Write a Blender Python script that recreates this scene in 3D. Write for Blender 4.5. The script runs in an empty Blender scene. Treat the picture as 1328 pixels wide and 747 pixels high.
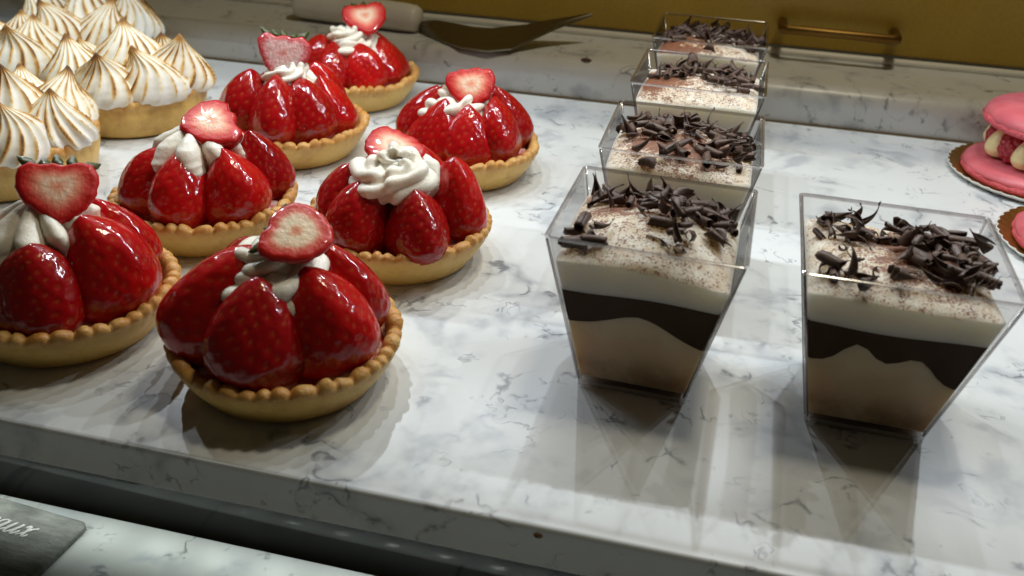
import bpy, bmesh, math, random
import numpy as np
from mathutils import Matrix, Vector
PI = math.pi
S = bpy.context.scene
C = S.collection

# ------------------------------------------------------------------ camera
cam_data = bpy.data.cameras.new('camera')
cam = bpy.data.objects.new('camera', cam_data); C.objects.link(cam)
cam.matrix_world = Matrix(((0.97157, -0.14736, 0.18528, 0.0),
                           (0.23368, 0.47175, -0.85020, 0.0),
                           (0.03788, 0.86933, 0.49277, 0.1812),
                           (0, 0, 0, 1)))
cam_data.sensor_width = 36; cam_data.lens = 32.48
cam_data.clip_start = 0.01; cam_data.clip_end = 50
cam_data.dof.use_dof = True; cam_data.dof.focus_distance = 0.36; cam_data.dof.aperture_fstop = 16
S.camera = cam

# ------------------------------------------------------------------ ambient, lamps, exposure
W = bpy.data.worlds.new('World'); S.world = W; W.use_nodes = True
W.node_tree.nodes['Background'].inputs[0].default_value = (1.0, 0.84, 0.52, 1)
W.node_tree.nodes['Background'].inputs[1].default_value = 0.023
S.view_settings.view_transform = 'Standard'; S.view_settings.look = 'None'
S.view_settings.exposure = 0.0; S.view_settings.gamma = 1.0
S.cycles.use_denoising = True
S.cycles.sample_clamp_indirect = 4.0
S.cycles.max_bounces = 10; S.cycles.transparent_max_bounces = 24
LED_W, LED_Y, LED_Z = 0.184, 0.44, 0.272
LED_COL = (0.92, 1.0, 1.06)
led_data = bpy.data.lights.new('led', 'AREA'); led_data.shape = 'DISK'; led_data.size = 0.0045
led_data.energy = LED_W; led_data.color = LED_COL
for i in range(10):                                  # the strip of LEDs over the shelf
    lo = bpy.data.objects.new('led_lamp', led_data); C.objects.link(lo)
    lo.location = (-0.43 + 0.076 * i, LED_Y, LED_Z)
    lo.rotation_euler = (math.radians(-30), 0, 0)    # tipped towards the customer
led2 = bpy.data.lights.new('led_under', 'AREA'); led2.shape = 'DISK'; led2.size = 0.003; led2.energy = 0.00145; led2.spread = math.radians(78)
led2.color = (0.93, 1.0, 0.95)
for i in range(18):                                  # LEDs under the front edge, over the lower ledge
    lo = bpy.data.objects.new('under_shelf_lamp', led2); C.objects.link(lo)
    lo.location = (-0.294 + 0.0215 * i, 0.2062, -0.033)
    lo.rotation_euler = (math.radians(-10), 0, 0)

room = bpy.data.lights.new('room_light', 'AREA'); room.shape = 'DISK'; room.size = .10
room.energy = 1.65; room.color = (1.0, 0.89, 0.66)      # the warm ceiling light above the case
ro = bpy.data.objects.new('room_light', room); C.objects.link(ro); ro.location = (0.10, 0.42, 0.80)
ro.rotation_euler = Vector((0, 0.12, -1)).to_track_quat('-Z', 'Y').to_euler()

# ------------------------------------------------------------------ helpers
def mesh(name, verts, faces, mats, smooth=True, attrs=None, mat_idx=None):
    me = bpy.data.meshes.new(name)
    me.from_pydata([tuple(map(float, v)) for v in verts], [], [tuple(map(int, f)) for f in faces])
    for m in (mats if isinstance(mats, (list, tuple)) else [mats]): me.materials.append(m)
    if smooth: me.polygons.foreach_set('use_smooth', [True] * len(me.polygons))
    if mat_idx is not None: me.polygons.foreach_set('material_index', [int(i) for i in mat_idx])
    for k, v in (attrs or {}).items():
        a = me.attributes.new(k, 'FLOAT', 'POINT'); a.data.foreach_set('value', [float(x) for x in v])
    me.update()
    return me
def recalc(me):
    bm = bmesh.new(); bm.from_mesh(me); bmesh.ops.recalc_face_normals(bm, faces=bm.faces); bm.to_mesh(me); bm.free(); return me
def add(name, me, parent=None, mat=None):
    o = bpy.data.objects.new(name, me); C.objects.link(o)
    if parent is not None: o.parent = parent
    if mat is not None: o.matrix_local = mat
    return o
def thing(name, label, cat, loc=(0, 0, 0), rz=0.0, group=None):
    o = bpy.data.objects.new(name, None); C.objects.link(o)
    o.location = loc; o.rotation_euler = (0, 0, rz); o.empty_display_size = 0.02
    tag(o, label, cat, group); return o
def tag(o, label, cat, group=None):
    o['label'] = label; o['category'] = cat
    if group: o['group'] = group
    return o
def struct(o): o['kind'] = 'structure'; return o
def grid_faces(nu, nv, wrap=True):
    f = []
    for j in range(nv - 1):
        for i in range(nu if wrap else nu - 1):
            a = j * nu + i; b = j * nu + (i + 1) % nu
            f.append((a, b, b + nu, a + nu))
    return f
def axis_matrix(loc, axis, spin=0.0, scale=(1, 1, 1)):
    q = Vector(axis).to_track_quat('Z', 'Y').to_matrix().to_4x4()
    return Matrix.Translation(Vector(loc)) @ q @ Matrix.Rotation(spin, 4, 'Z') @ Matrix.Diagonal((*scale, 1))
def box_mesh(name, x0, x1, y0, y1, z0, z1, mat, bev=0.001, seg=3):
    bm = bmesh.new(); bmesh.ops.create_cube(bm, size=1)
    for v in bm.verts:
        v.co = Vector((x0 + (v.co.x + .5) * (x1 - x0), y0 + (v.co.y + .5) * (y1 - y0), z0 + (v.co.z + .5) * (z1 - z0)))
    if bev: bmesh.ops.bevel(bm, geom=bm.edges[:], offset=bev, segments=seg, affect='EDGES', profile=.5)
    me = bpy.data.meshes.new(name); bm.to_mesh(me); bm.free(); me.materials.append(mat)
    me.polygons.foreach_set('use_smooth', [True] * len(me.polygons)); return me
def tube(pts, rads, n=10):
    pts = [Vector(p) for p in pts]; V = []; F = []
    up = Vector((0, 0, 1))
    for k, p in enumerate(pts):
        d = (pts[min(k + 1, len(pts) - 1)] - pts[max(k - 1, 0)]).normalized()
        s = d.cross(up); s = s.normalized() if s.length > 1e-6 else Vector((1, 0, 0)); t = s.cross(d)
        for i in range(n):
            a = 2 * PI * i / n; V.append(p + (s * math.cos(a) + t * math.sin(a)) * rads[k])
    F = grid_faces(n, len(pts)); F.append(tuple(range(n))[::-1]); F.append(tuple(range((len(pts) - 1) * n, len(pts) * n)))
    return V, F

# ------------------------------------------------------------------ materials
class NT:
    def __init__(s, name):
        s.m = bpy.data.materials.new(name); s.m.use_nodes = True; s.t = s.m.node_tree
        s.p = s.t.nodes['Principled BSDF']; s.out = s.t.nodes['Material Output']
    def n(s, typ, **kw):
        nd = s.t.nodes.new(typ)
        for k, v in kw.items(): setattr(nd, k, v)
        return nd
    def l(s, a, b): s.t.links.new(a, b)
    def val(s, sock, v):
        if hasattr(v, 'is_output'): s.l(v, sock)
        else: sock.default_value = v
    def set(s, **kw):
        for k, v in kw.items(): s.val(s.p.inputs[k.replace('_', ' ')], v)
    def coord(s, kind='Object'): return s.n('ShaderNodeTexCoord').outputs[kind]
    def noise(s, vec, scale, detail=3, rough=.5, dist=0.0):
        nd = s.n('ShaderNodeTexNoise'); s.l(vec, nd.inputs['Vector']); nd.inputs['Scale'].default_value = scale
        nd.inputs['Detail'].default_value = detail; nd.inputs['Roughness'].default_value = rough
        nd.inputs['Distortion'].default_value = dist; return nd.outputs['Fac']
    def voro(s, vec, scale, feature='F1'):
        nd = s.n('ShaderNodeTexVoronoi', feature=feature); s.l(vec, nd.inputs['Vector']); nd.inputs['Scale'].default_value = scale
        return nd.outputs['Distance']
    def ramp(s, fac, stops, interp='LINEAR'):
        nd = s.n('ShaderNodeValToRGB'); s.l(fac, nd.inputs[0]); r = nd.color_ramp; r.interpolation = interp
        while len(r.elements) < len(stops): r.elements.new(.5)
        for e, (p, c) in zip(r.elements, stops):
            e.position = p; e.color = (*c, 1) if hasattr(c, '__len__') else (c, c, c, 1)
        return nd.outputs[0]
    def rng(s, v, a, b, c=0., d=1., smooth=True):
        nd = s.n('ShaderNodeMapRange', interpolation_type='SMOOTHSTEP' if smooth else 'LINEAR')
        s.val(nd.inputs[0], v)
        for i, x in zip((1, 2, 3, 4), (a, b, c, d)): nd.inputs[i].default_value = x
        return nd.outputs[0]
    def math(s, op, a, b=0.0):
        nd = s.n('ShaderNodeMath', operation=op); s.val(nd.inputs[0], a); s.val(nd.inputs[1], b); return nd.outputs[0]
    def mix(s, fac, a, b, blend='MIX'):
        nd = s.n('ShaderNodeMix', data_type='RGBA', blend_type=blend)
        s.val(nd.inputs[0], fac)
        for sock, v in ((nd.inputs[6], a), (nd.inputs[7], b)):
            if hasattr(v, 'is_output'): s.l(v, sock)
            else: sock.default_value = (*v, 1)
        return nd.outputs[2]
    def attr(s, name): return s.n('ShaderNodeAttribute', attribute_name=name).outputs['Fac']
    def bump(s, h, strength=.3, dist=.001):
        nd = s.n('ShaderNodeBump'); s.l(h, nd.inputs['Height']); nd.inputs['Strength'].default_value = strength
        nd.inputs['Distance'].default_value = dist; s.l(nd.outputs[0], s.p.inputs['Normal']); return nd.outputs[0]
    def rand(s): return s.n('ShaderNodeObjectInfo').outputs['Random']
def sss(N, w, scale, radius):
    N.set(Subsurface_Weight=w, Subsurface_Scale=scale); N.p.inputs['Subsurface Radius'].default_value = radius

def marble(name, base=(.71, .735, .735), seed=0.0, rough=.32):
    N = NT(name); co = N.coord()
    mp = N.n('ShaderNodeMapping'); N.l(co, mp.inputs[0]); mp.inputs['Location'].default_value = (seed, seed * .7, 0)
    mp.inputs['Rotation'].default_value = (0.2, .1, .55); v = mp.outputs[0]
    # domain warp
    wn = N.n('ShaderNodeTexNoise'); N.l(v, wn.inputs['Vector']); wn.inputs['Scale'].default_value = 38; wn.inputs['Detail'].default_value = 4
    wa = N.n('ShaderNodeVectorMath', operation='SCALE'); N.l(wn.outputs['Color'], wa.inputs[0]); wa.inputs['Scale'].default_value = .022
    ad = N.n('ShaderNodeVectorMath', operation='ADD'); N.l(v, ad.inputs[0]); N.l(wa.outputs[0], ad.inputs[1]); w = ad.outputs[0]
    def lines(vec, scale, width, detail=2):
        f = N.math('ABSOLUTE', N.math('SUBTRACT', N.noise(vec, scale, detail, .55, .6), .5))
        return N.rng(f, 0.0, width, 1., 0.), N.rng(f, 0.0, width * 5, 1., 0.)
    thin, wide = lines(w, 24, .020)
    brk = N.rng(N.noise(v, 40, 3, .6), .51, .60)
    brk2 = N.rng(N.noise(v, 150, 3, .6), .38, .56)
    vein = N.math('MULTIPLY', N.math('MULTIPLY', thin, brk), brk2)
    halo = N.math('MULTIPLY', N.math('MULTIPLY', wide, N.rng(N.noise(v, 33, 4, .6), .46, .62)), .60)
    thin2, _ = lines(w, 52, .020, 3)
    fine = N.math('MULTIPLY', N.math('MULTIPLY', thin2, N.rng(N.noise(v, 44, 3, .6), .51, .61)), brk2)
    cloud = N.rng(N.noise(v, 14, 5, .55), .40, .72, 0., .48)
    specks = N.math('MULTIPLY', N.rng(N.voro(v, 210), .0, .16, 1., 0.), N.rng(N.noise(v, 40, 2), .60, .70))
    c = N.mix(cloud, base, (.58, .60, .61))
    c = N.mix(halo, c, (.34, .37, .41))
    c = N.mix(N.math('MULTIPLY', fine, .8), c, (.20, .22, .25))
    c = N.mix(N.math('MULTIPLY', vein, .74), c, (.11, .12, .145))
    c = N.mix(N.math('MULTIPLY', specks, .7), c, (.10, .10, .11))
    N.set(Base_Color=c, Roughness=rough, Specular_IOR_Level=.5)
    return N.m
M = {}
M['marble'] = marble('marble')
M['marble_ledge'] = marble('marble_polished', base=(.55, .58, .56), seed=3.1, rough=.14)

def simple(name, col, rough=.5, **kw):
    N = NT(name); N.set(Base_Color=(*col, 1), Roughness=rough, **kw); return N
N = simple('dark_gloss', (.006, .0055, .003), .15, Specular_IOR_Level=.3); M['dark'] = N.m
N = NT('ochre_laminate'); co = N.coord()
mp = N.n('ShaderNodeMapping'); N.l(co, mp.inputs[0]); mp.inputs['Scale'].default_value = (1, 1, .35)
c = N.mix(N.rng(N.noise(mp.outputs[0], 9, 4, .6), .3, .7), (.50, .33, .034), (.60, .405, .05))
c = N.mix(N.rng(N.noise(co, 420, 2), .35, .75, 0, .22), c, (.33, .19, .02))
N.set(Base_Color=c, Roughness=.42); M['ochre'] = N.m
N = simple('brass', (.26, .15, .04), .45, Metallic=1.0); N.bump(N.noise(N.coord(), 300, 3), .15, .0003); M['brass'] = N.m
N = simple('white_sealant', (.82, .80, .72), .4); M['sealant'] = N.m
N = simple('brown_grout', (.16, .12, .06), .8); M['grout'] = N.m

# strawberry
N = NT('strawberry_skin'); co = N.coord(); seed = N.attr('seed'); h = N.attr('along')
c = N.mix(N.rng(N.noise(co, 2.6, 3), .3, .7), (.42, .0016, .0036), (.62, .0080, .0080))
c = N.mix(N.math('MULTIPLY', N.rand(), .85), c, (.25, .0006, .0030))
c = N.mix(N.rng(h, .02, .18, .55, 0.), c, (.55, .03, .015))
c = N.mix(N.math('MULTIPLY', seed, .5), c, (.48, .15, .035))
N.set(Base_Color=c, Roughness=.5, Specular_IOR_Level=.04, Coat_Weight=1.0, Coat_Roughness=.12, Coat_IOR=1.55)
sss(N, .06, .003, (1.0, .10, .05))
bn = N.bump(N.noise(co, 7.5, 2, .5), .38, .0011)
N.l(bn, N.p.inputs['Coat Normal']); M['berry'] = N.m
# cut face of a strawberry slice
N = NT('strawberry_flesh'); co = N.coord(); e = N.attr('edge'); ang = N.attr('angle')
st = N.n('ShaderNodeCombineXYZ'); N.l(N.math('MULTIPLY', ang, 7.0), st.inputs[0]); N.l(N.math('MULTIPLY', e, 1.3), st.inputs[1])
streak = N.noise(st.outputs[0], 2.2, 3, .6)
ee = N.math('ADD', e, N.math('MULTIPLY', N.math('MULTIPLY', N.math('SUBTRACT', streak, .5), .34), e))
c = N.ramp(ee, [(0., (.82, .28, .16)), (.15, (.86, .46, .30)), (.30, (.90, .66, .48)), (.48, (.86, .36, .23)), (.70, (.68, .07, .05)), (.88, (.50, .008, .008))])
N.set(Base_Color=c, Roughness=.4, Specular_IOR_Level=.25, Coat_Weight=.9, Coat_Roughness=.05)
sss(N, .45, .005, (1., .30, .2)); N.bump(N.noise(co, 14, 3, .6), .45, .0008); M['flesh'] = N.m
N = NT('strawberry_flesh_pale'); co = N.coord(); e = N.attr('edge')
ee = N.math('ADD', e, N.math('MULTIPLY', N.math('SUBTRACT', N.noise(co, 9, 3, .6), .5), .5))
c = N.ramp(ee, [(0., (.70, .22, .18)), (.2, (.80, .50, .46)), (.62, (.80, .52, .50)), (.85, (.66, .16, .17)), (.97, (.50, .015, .02))])
N.set(Base_Color=c, Roughness=.3, Coat_Weight=.9, Coat_Roughness=.08)
sss(N, .7, .006, (1., .45, .4)); N.bump(N.noise(co, 14, 3, .6), .8, .0012); M['flesh_pale'] = N.m
N = NT('leaf_green'); N.set(Base_Color=N.mix(N.noise(N.coord(), 500), (.025, .035, .008), (.10, .11, .025)), Roughness=.4, Coat_Weight=.5); M['leaf'] = N.m

# pastry
N = NT('strawberry_flesh_creamy'); co = N.coord(); e = N.attr('edge'); ang = N.attr('angle')
st = N.n('ShaderNodeCombineXYZ'); N.l(N.math('MULTIPLY', ang, 8.0), st.inputs[0]); N.l(N.math('MULTIPLY', e, 1.0), st.inputs[1])
ee = N.math('ADD', e, N.math('MULTIPLY', N.math('MULTIPLY', N.math('SUBTRACT', N.noise(st.outputs[0], 2.4, 2, .5), .5), .26), e))
c = N.ramp(ee, [(0., (.66, .20, .10)), (.14, (.74, .38, .22)), (.26, (.82, .68, .48)), (.52, (.80, .58, .40)), (.66, (.70, .16, .10)), (.84, (.54, .015, .012))])
N.set(Base_Color=c, Roughness=.35, Specular_IOR_Level=.3, Coat_Weight=1.0, Coat_Roughness=.05)
sss(N, .45, .005, (1., .45, .3)); N.bump(N.noise(co, 12, 3, .6), .45, .0008); M['flesh_creamy'] = N.m
N = NT('pastry'); co = N.coord(); b = N.attr('bake')
c = N.mix(N.rng(b, 0., 1.), (.76, .49, .13), (.58, .26, .045))
c = N.mix(N.rng(N.noise(co, 130, 4, .6), .35, .75, 0, .55), c, (.82, .57, .20))
c = N.mix(N.rng(N.noise(co, 55, 3, .6), .52, .72, 0, .5), c, (.46, .20, .04))
dots = N.math('MULTIPLY', N.rng(N.voro(co, 330), .0, .22, 1., 0.), N.rng(N.noise(co, 170, 2), .56, .68))
c = N.mix(N.math('MULTIPLY', dots, .8), c, (.10, .05, .015))
N.set(Base_Color=c, Roughness=.48, Coat_Weight=.18, Coat_Roughness=.25)
sss(N, .12, .002, (1., .6, .3)); N.bump(N.noise(co, 420, 5, .7), .8, .0009); M['pastry'] = N.m
# whipped cream
N = NT('whipped_cream'); co = N.coord()
c = N.mix(N.rng(N.noise(co, 90, 3), .45, .75, 0., .45), (.88, .83, .71), (.86, .73, .60))
N.set(Base_Color=c, Roughness=.42, Coat_Weight=.12, Coat_Roughness=.2)
sss(N, .35, .003, (1., .8, .6)); N.bump(N.noise(co, 420, 4, .7), .5, .0007); M['cream'] = N.m
N = NT('pink_cream'); co = N.coord()
c = N.mix(N.rng(N.noise(co, 140, 3), .40, .62), (.42, .03, .03), (.78, .56, .50))
N.set(Base_Color=c, Roughness=.25, Coat_Weight=.6, Coat_Roughness=.08); N.bump(N.noise(co, 200, 3), .6, .001); M['pinkcream'] = N.m
# meringue
N = NT('torched_meringue'); co = N.coord(); t = N.attr('torch')
tt = N.math('ADD', N.math('MULTIPLY', t, N.rng(N.noise(co, 70, 3, .6), .32, .62, .45, 1.30)), N.math('MULTIPLY', N.math('SUBTRACT', N.noise(co, 210, 3), .5), .26))
c = N.ramp(tt, [(0., (.86, .84, .78)), (.20, (.85, .78, .60)), (.42, (.68, .42, .12)), (.70, (.38, .17, .035)), (1., (.12, .05, .014))])
N.set(Base_Color=c, Roughness=.55); sss(N, .3, .003, (1., .85, .7)); N.bump(N.noise(co, 600, 3), .15, .0004); M['meringue'] = N.m
N = simple('lemon_curd', (.72, .45, .08), .3, Coat_Weight=.4); M['lemon'] = N.m

# dessert cups
N = NT('clear_acrylic')
geo = N.n('ShaderNodeNewGeometry'); fr = N.n('ShaderNodeFresnel')
N.l(N.rng(geo.outputs['Backfacing'], 0, 1, 1.49, 1 / 1.49, smooth=False), fr.inputs['IOR'])
tr = N.n('ShaderNodeBsdfTransparent'); tr.inputs[0].default_value = (.985, .98, .975, 1)
gl = N.n('ShaderNodeBsdfGlossy'); gl.inputs['Roughness'].default_value = .03; gl.inputs[0].default_value = (.16, .16, .16, 1)
ms = N.n('ShaderNodeMixShader'); N.l(fr.outputs[0], ms.inputs[0]); N.l(tr.outputs[0], ms.inputs[1]); N.l(gl.outputs[0], ms.inputs[2])
N.l(ms.outputs[0], N.out.inputs['Surface']); M['acrylic'] = N.m
N = NT('acrylic_edge')          # thick polished edges and the foot: less see-through, faintly pink-grey
geo = N.n('ShaderNodeNewGeometry'); fr = N.n('ShaderNodeFresnel')
N.l(N.rng(geo.outputs['Backfacing'], 0, 1, 1.6, 1 / 1.6, smooth=False), fr.inputs['IOR'])
tr = N.n('ShaderNodeBsdfTransparent'); tr.inputs[0].default_value = (.90, .87, .87, 1)
gl = N.n('ShaderNodeBsdfGlossy'); gl.inputs['Roughness'].default_value = .16
ms = N.n('ShaderNodeMixShader'); N.l(N.math('ADD', fr.outputs[0], .22), ms.inputs[0]); N.l(tr.outputs[0], ms.inputs[1]); N.l(gl.outputs[0], ms.inputs[2])
N.l(ms.outputs[0], N.out.inputs['Surface']); M['acrylic_edge'] = N.m
N = NT('acrylic_foot'); tr = N.n('ShaderNodeBsdfTransparent'); tr.inputs[0].default_value = (.93, .91, .91, 1)
gl = N.n('ShaderNodeBsdfGlossy'); gl.inputs['Roughness'].default_value = .28
lw = N.n('ShaderNodeLayerWeight'); lw.inputs[0].default_value = .35
ms = N.n('ShaderNodeMixShader'); N.l(N.rng(lw.outputs['Facing'], 0., 1., .30, .85), ms.inputs[0]); N.l(tr.outputs[0], ms.inputs[1]); N.l(gl.outputs[0], ms.inputs[2])
N.l(ms.outputs[0], N.out.inputs['Surface']); M['acrylic_foot'] = N.m
N = NT('cream_with_cocoa'); co = N.coord(); top = N.attr('top'); dens = N.attr('cocoa')
gr = N.noise(co, 1300, 2, .6); gr2 = N.noise(co, 260, 4, .65)
thr = N.math('ADD', N.math('ADD', gr, N.math('MULTIPLY', gr2, .9)), N.math('MULTIPLY', dens, N.rng(N.noise(co, 75, 3, .6), .35, .65, .15, 1.0)))
mask = N.math('MULTIPLY', N.rng(thr, .95, 1.18), top)
sp = N.math('MULTIPLY', N.rng(N.voro(co, 620), .0, .3, 1., 0.), N.rng(N.noise(co, 330, 2), .42, .56))
mask = N.math('MAXIMUM', mask, N.math('MULTIPLY', N.math('MULTIPLY', sp, top), .75))
base = N.mix(N.noise(co, 160, 3), (.82, .77, .66), (.86, .83, .74))
base = N.mix(N.math('MULTIPLY', top, N.rng(N.math('ADD', N.noise(co, 190, 4, .65), N.math('MULTIPLY', dens, .25)), .28, .68, .12, .74)), base, (.60, .44, .27))
c = N.mix(mask, base, N.mix(gr2, (.11, .032, .012), (.28, .11, .05)))
N.set(Base_Color=c, Roughness=.62); sss(N, .7, .012, (1., .85, .62))
N.bump(N.math('ADD', gr, gr2), .35, .0007); M['creamcocoa'] = N.m
N = NT('chocolate_cream'); N.set(Base_Color=N.mix(N.noise(N.coord(), 120, 4), (.042, .019, .007), (.062, .029, .011)), Roughness=.8, Specular_IOR_Level=.0); M['choco'] = N.m
N = NT('coffee_mousse'); co = N.coord()
c = N.mix(N.rng(N.noise(co, 75, 4, .6, .6), .35, .7), (.82, .64, .42), (.76, .56, .34))
sep = N.n('ShaderNodeSeparateXYZ'); N.l(co, sep.inputs[0])
low = N.math('MULTIPLY', N.rng(sep.outputs[2], .004, .019, 1., 0.), N.rng(N.noise(co, 60, 4, .6), .38, .62))
c = N.mix(N.math('MULTIPLY', low, .75), c, (.30, .155, .065))       # syrup-soaked sponge showing at the bottom
c = N.mix(N.rng(N.noise(co, 45, 3, .5), .62, .72, 0, .6), c, (.48, .29, .14))
N.set(Base_Color=c, Roughness=.6); sss(N, .6, .012, (1., .75, .45)); M['mousse'] = N.m
N = NT('chocolate_curl'); co = N.coord()
c = N.mix(N.rng(N.noise(co, 500, 3), .35, .7), (.085, .052, .040), (.15, .095, .072))
c = N.mix(N.math('MULTIPLY', N.rand(), .4), c, (.065, .034, .022))
mp = N.n('ShaderNodeMapping'); N.l(co, mp.inputs[0]); mp.inputs['Scale'].default_value = (.2, 1, 1)
N.set(Base_Color=c, Roughness=.45, Specular_IOR_Level=.3); N.bump(N.noise(mp.outputs[0], 1500, 2), .5, .0003); M['curl'] = N.m
# macarons
N = NT('pink_macaron'); co = N.coord()
c = N.mix(N.rng(N.noise(co, 110, 3), .3, .7), (.62, .12, .15), (.70, .17, .20))
N.set(Base_Color=c, Roughness=.42); sss(N, .1, .003, (1., .4, .4)); N.bump(N.noise(co, 700, 3), .15, .0004); M['macaron'] = N.m
N = NT('macaron_foot'); co = N.coord(); N.set(Base_Color=N.mix(N.noise(co, 400), (.62, .05, .07), (.78, .17, .20)), Roughness=.7)
N.bump(N.noise(co, 500, 4, .7), 1.0, .002); M['macaron_foot'] = N.m
N = NT('raspberry'); co = N.coord()
N.set(Base_Color=N.mix(N.noise(co, 3), (.27, .006, .012), (.42, .012, .03)), Roughness=.4, Coat_Weight=.3); sss(N, .2, .002, (1, .2, .15)); M['rasp'] = N.m
N = simple('vanilla_cream', (.80, .66, .34), .35, Coat_Weight=.3); sss(N, .25, .003, (1, .8, .4)); M['vanilla'] = N.m
N = simple('gold_card', (.40, .22, .05), .30, Metallic=.85); N.bump(N.noise(N.coord(), 200, 2), .2, .0005); M['goldcard'] = N.m
N = simple('white_card_edge', (.70, .68, .62), .6); M['cardedge'] = N.m
N = simple('white_plastic', (.66, .64, .56), .38); M['plastic'] = N.m
N = simple('blade_steel', (.17, .155, .11), .28, Metallic=.9); N.bump(N.noise(N.coord(), 160, 3), .08, .0004); M['steel'] = N.m
N = NT('slate'); co = N.coord()
mp = N.n('ShaderNodeMapping'); N.l(co, mp.inputs[0]); mp.inputs['Scale'].default_value = (.45, 1.6, 1)
sl = N.noise(mp.outputs[0], 240, 5, .7)
c = N.mix(N.rng(sl, .35, .7), (.17, .18, .16), (.29, .30, .275))
c = N.mix(N.rng(N.noise(co, 620, 4, .7), .60, .74, 0, .5), c, (.40, .40, .30))
N.set(Base_Color=c, Roughness=.5); N.bump(sl, .9, .001); M['slate'] = N.m
N = simple('chalk_paint', (.80, .80, .76), .7); M['chalk'] = N.m
N = simple('amber_stain', (.33, .12, .015), .35, Coat_Weight=.5); M['stain'] = N.m

# ------------------------------------------------------------------ setting
X0, X1 = -1.3, 1.5
struct(add('countertop', box_mesh('countertop', X0, X1, .1857, .5578, -.0156, 0, M['marble'], .0016)))
def ledge_profile():
    pts = [(.559, -.0156), (.559, .012)]
    r = .0105
    for k in range(9):
        a = PI - k / 8 * PI / 2; pts.append((.559 + r + r * math.cos(a), .0228 - r + r * math.sin(a)))
    pts += [(.6285, .0228), (.6285, -.0156)]
    return pts
pp = ledge_profile(); n = len(pp)
V = [(X0, y, z) for y, z in pp] + [(X1, y, z) for y, z in pp]
F = [(i, (i + 1) % n, n + (i + 1) % n, n + i) for i in range(n)] + [tuple(range(n))[::-1], tuple(range(n, 2 * n))]
me = recalc(mesh('back_ledge', V, F, M['marble'], smooth=False)); struct(add('back_ledge', me))
for p in me.polygons: p.use_smooth = abs(p.normal.x) < .5 and p.normal.y < -.02 and p.normal.z > .02
struct(add('counter_joint', box_mesh('counter_joint', X0, X1, .5573, .5592, -.012, .0004, M['grout'], 0)))
V, F = tube([(X0, .6285, .0242), (X1, .6285, .0242)], [.0027, .0027], 10)
struct(add('sealant_strip', mesh('sealant_strip', V, F, M['sealant'])))
struct(add('recess_panel', box_mesh('recess_panel', X0, X1, .2105, .222, -.0640, -.0157, M['dark'], 0)))
struct(add('lower_ledge', box_mesh('lower_ledge', X0, X1, -.25, .2103, -.09, -.06, M['marble_ledge'], .001)))
st = add('stain', mesh('stain', *(lambda V: (V, [tuple(range(12))] + [(i, (i + 1) % 12, 12 + (i + 1) % 12, 12 + i) for i in range(12)] + [tuple(range(12, 24))[::-1]]))(
    [(-.0301 + .0011 * math.cos(a) * (1 + .2 * math.sin(2 * a)), .18545, -.0030 + .0008 * math.sin(a)) for a in np.linspace(0, 2 * PI, 12, False)] +
    [(-.0301 + .0014 * math.cos(a), .18568, -.0030 + .0011 * math.sin(a)) for a in np.linspace(0, 2 * PI, 12, False)]), M['stain']), bpy.data.objects['countertop'])

cab = thing('cabinet', 'ochre laminate cabinet front with a bar handle behind the marble ledge', 'cabinet', (0.10, .632, .0245))
o = add('door', box_mesh('door', -1.4, .150, 0, .02, .003, .55, M['ochre'], .0012), cab)
o2 = add('door', box_mesh('door', .153, 1.4, 0, .02, .003, .55, M['ochre'], .0012), cab)
hz = .0180
V, F = tube([(-.066, -.0005, hz), (-.066, -.014, hz), (-.0655, -.0178, hz), (-.063, -.0195, hz), (-.03, -.0198, hz), (.0, -.0195, hz - .0003), (.0025, -.0178, hz - .0003), (.003, -.014, hz - .0003), (.003, -.0005, hz - .0003)],
            [.0032, .0032, .0034, .0031, .0028, .0031, .0034, .0032, .0032], 12)
add('handle', mesh('handle', V, F, M['brass']), o)

struct(add('light_baffle', box_mesh('light_baffle', X0, X1, .5008, .5048, .1300, .2500, M['dark'], .0005)))    # unseen blocker added above the view to keep the strip's light off the ledge

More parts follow.
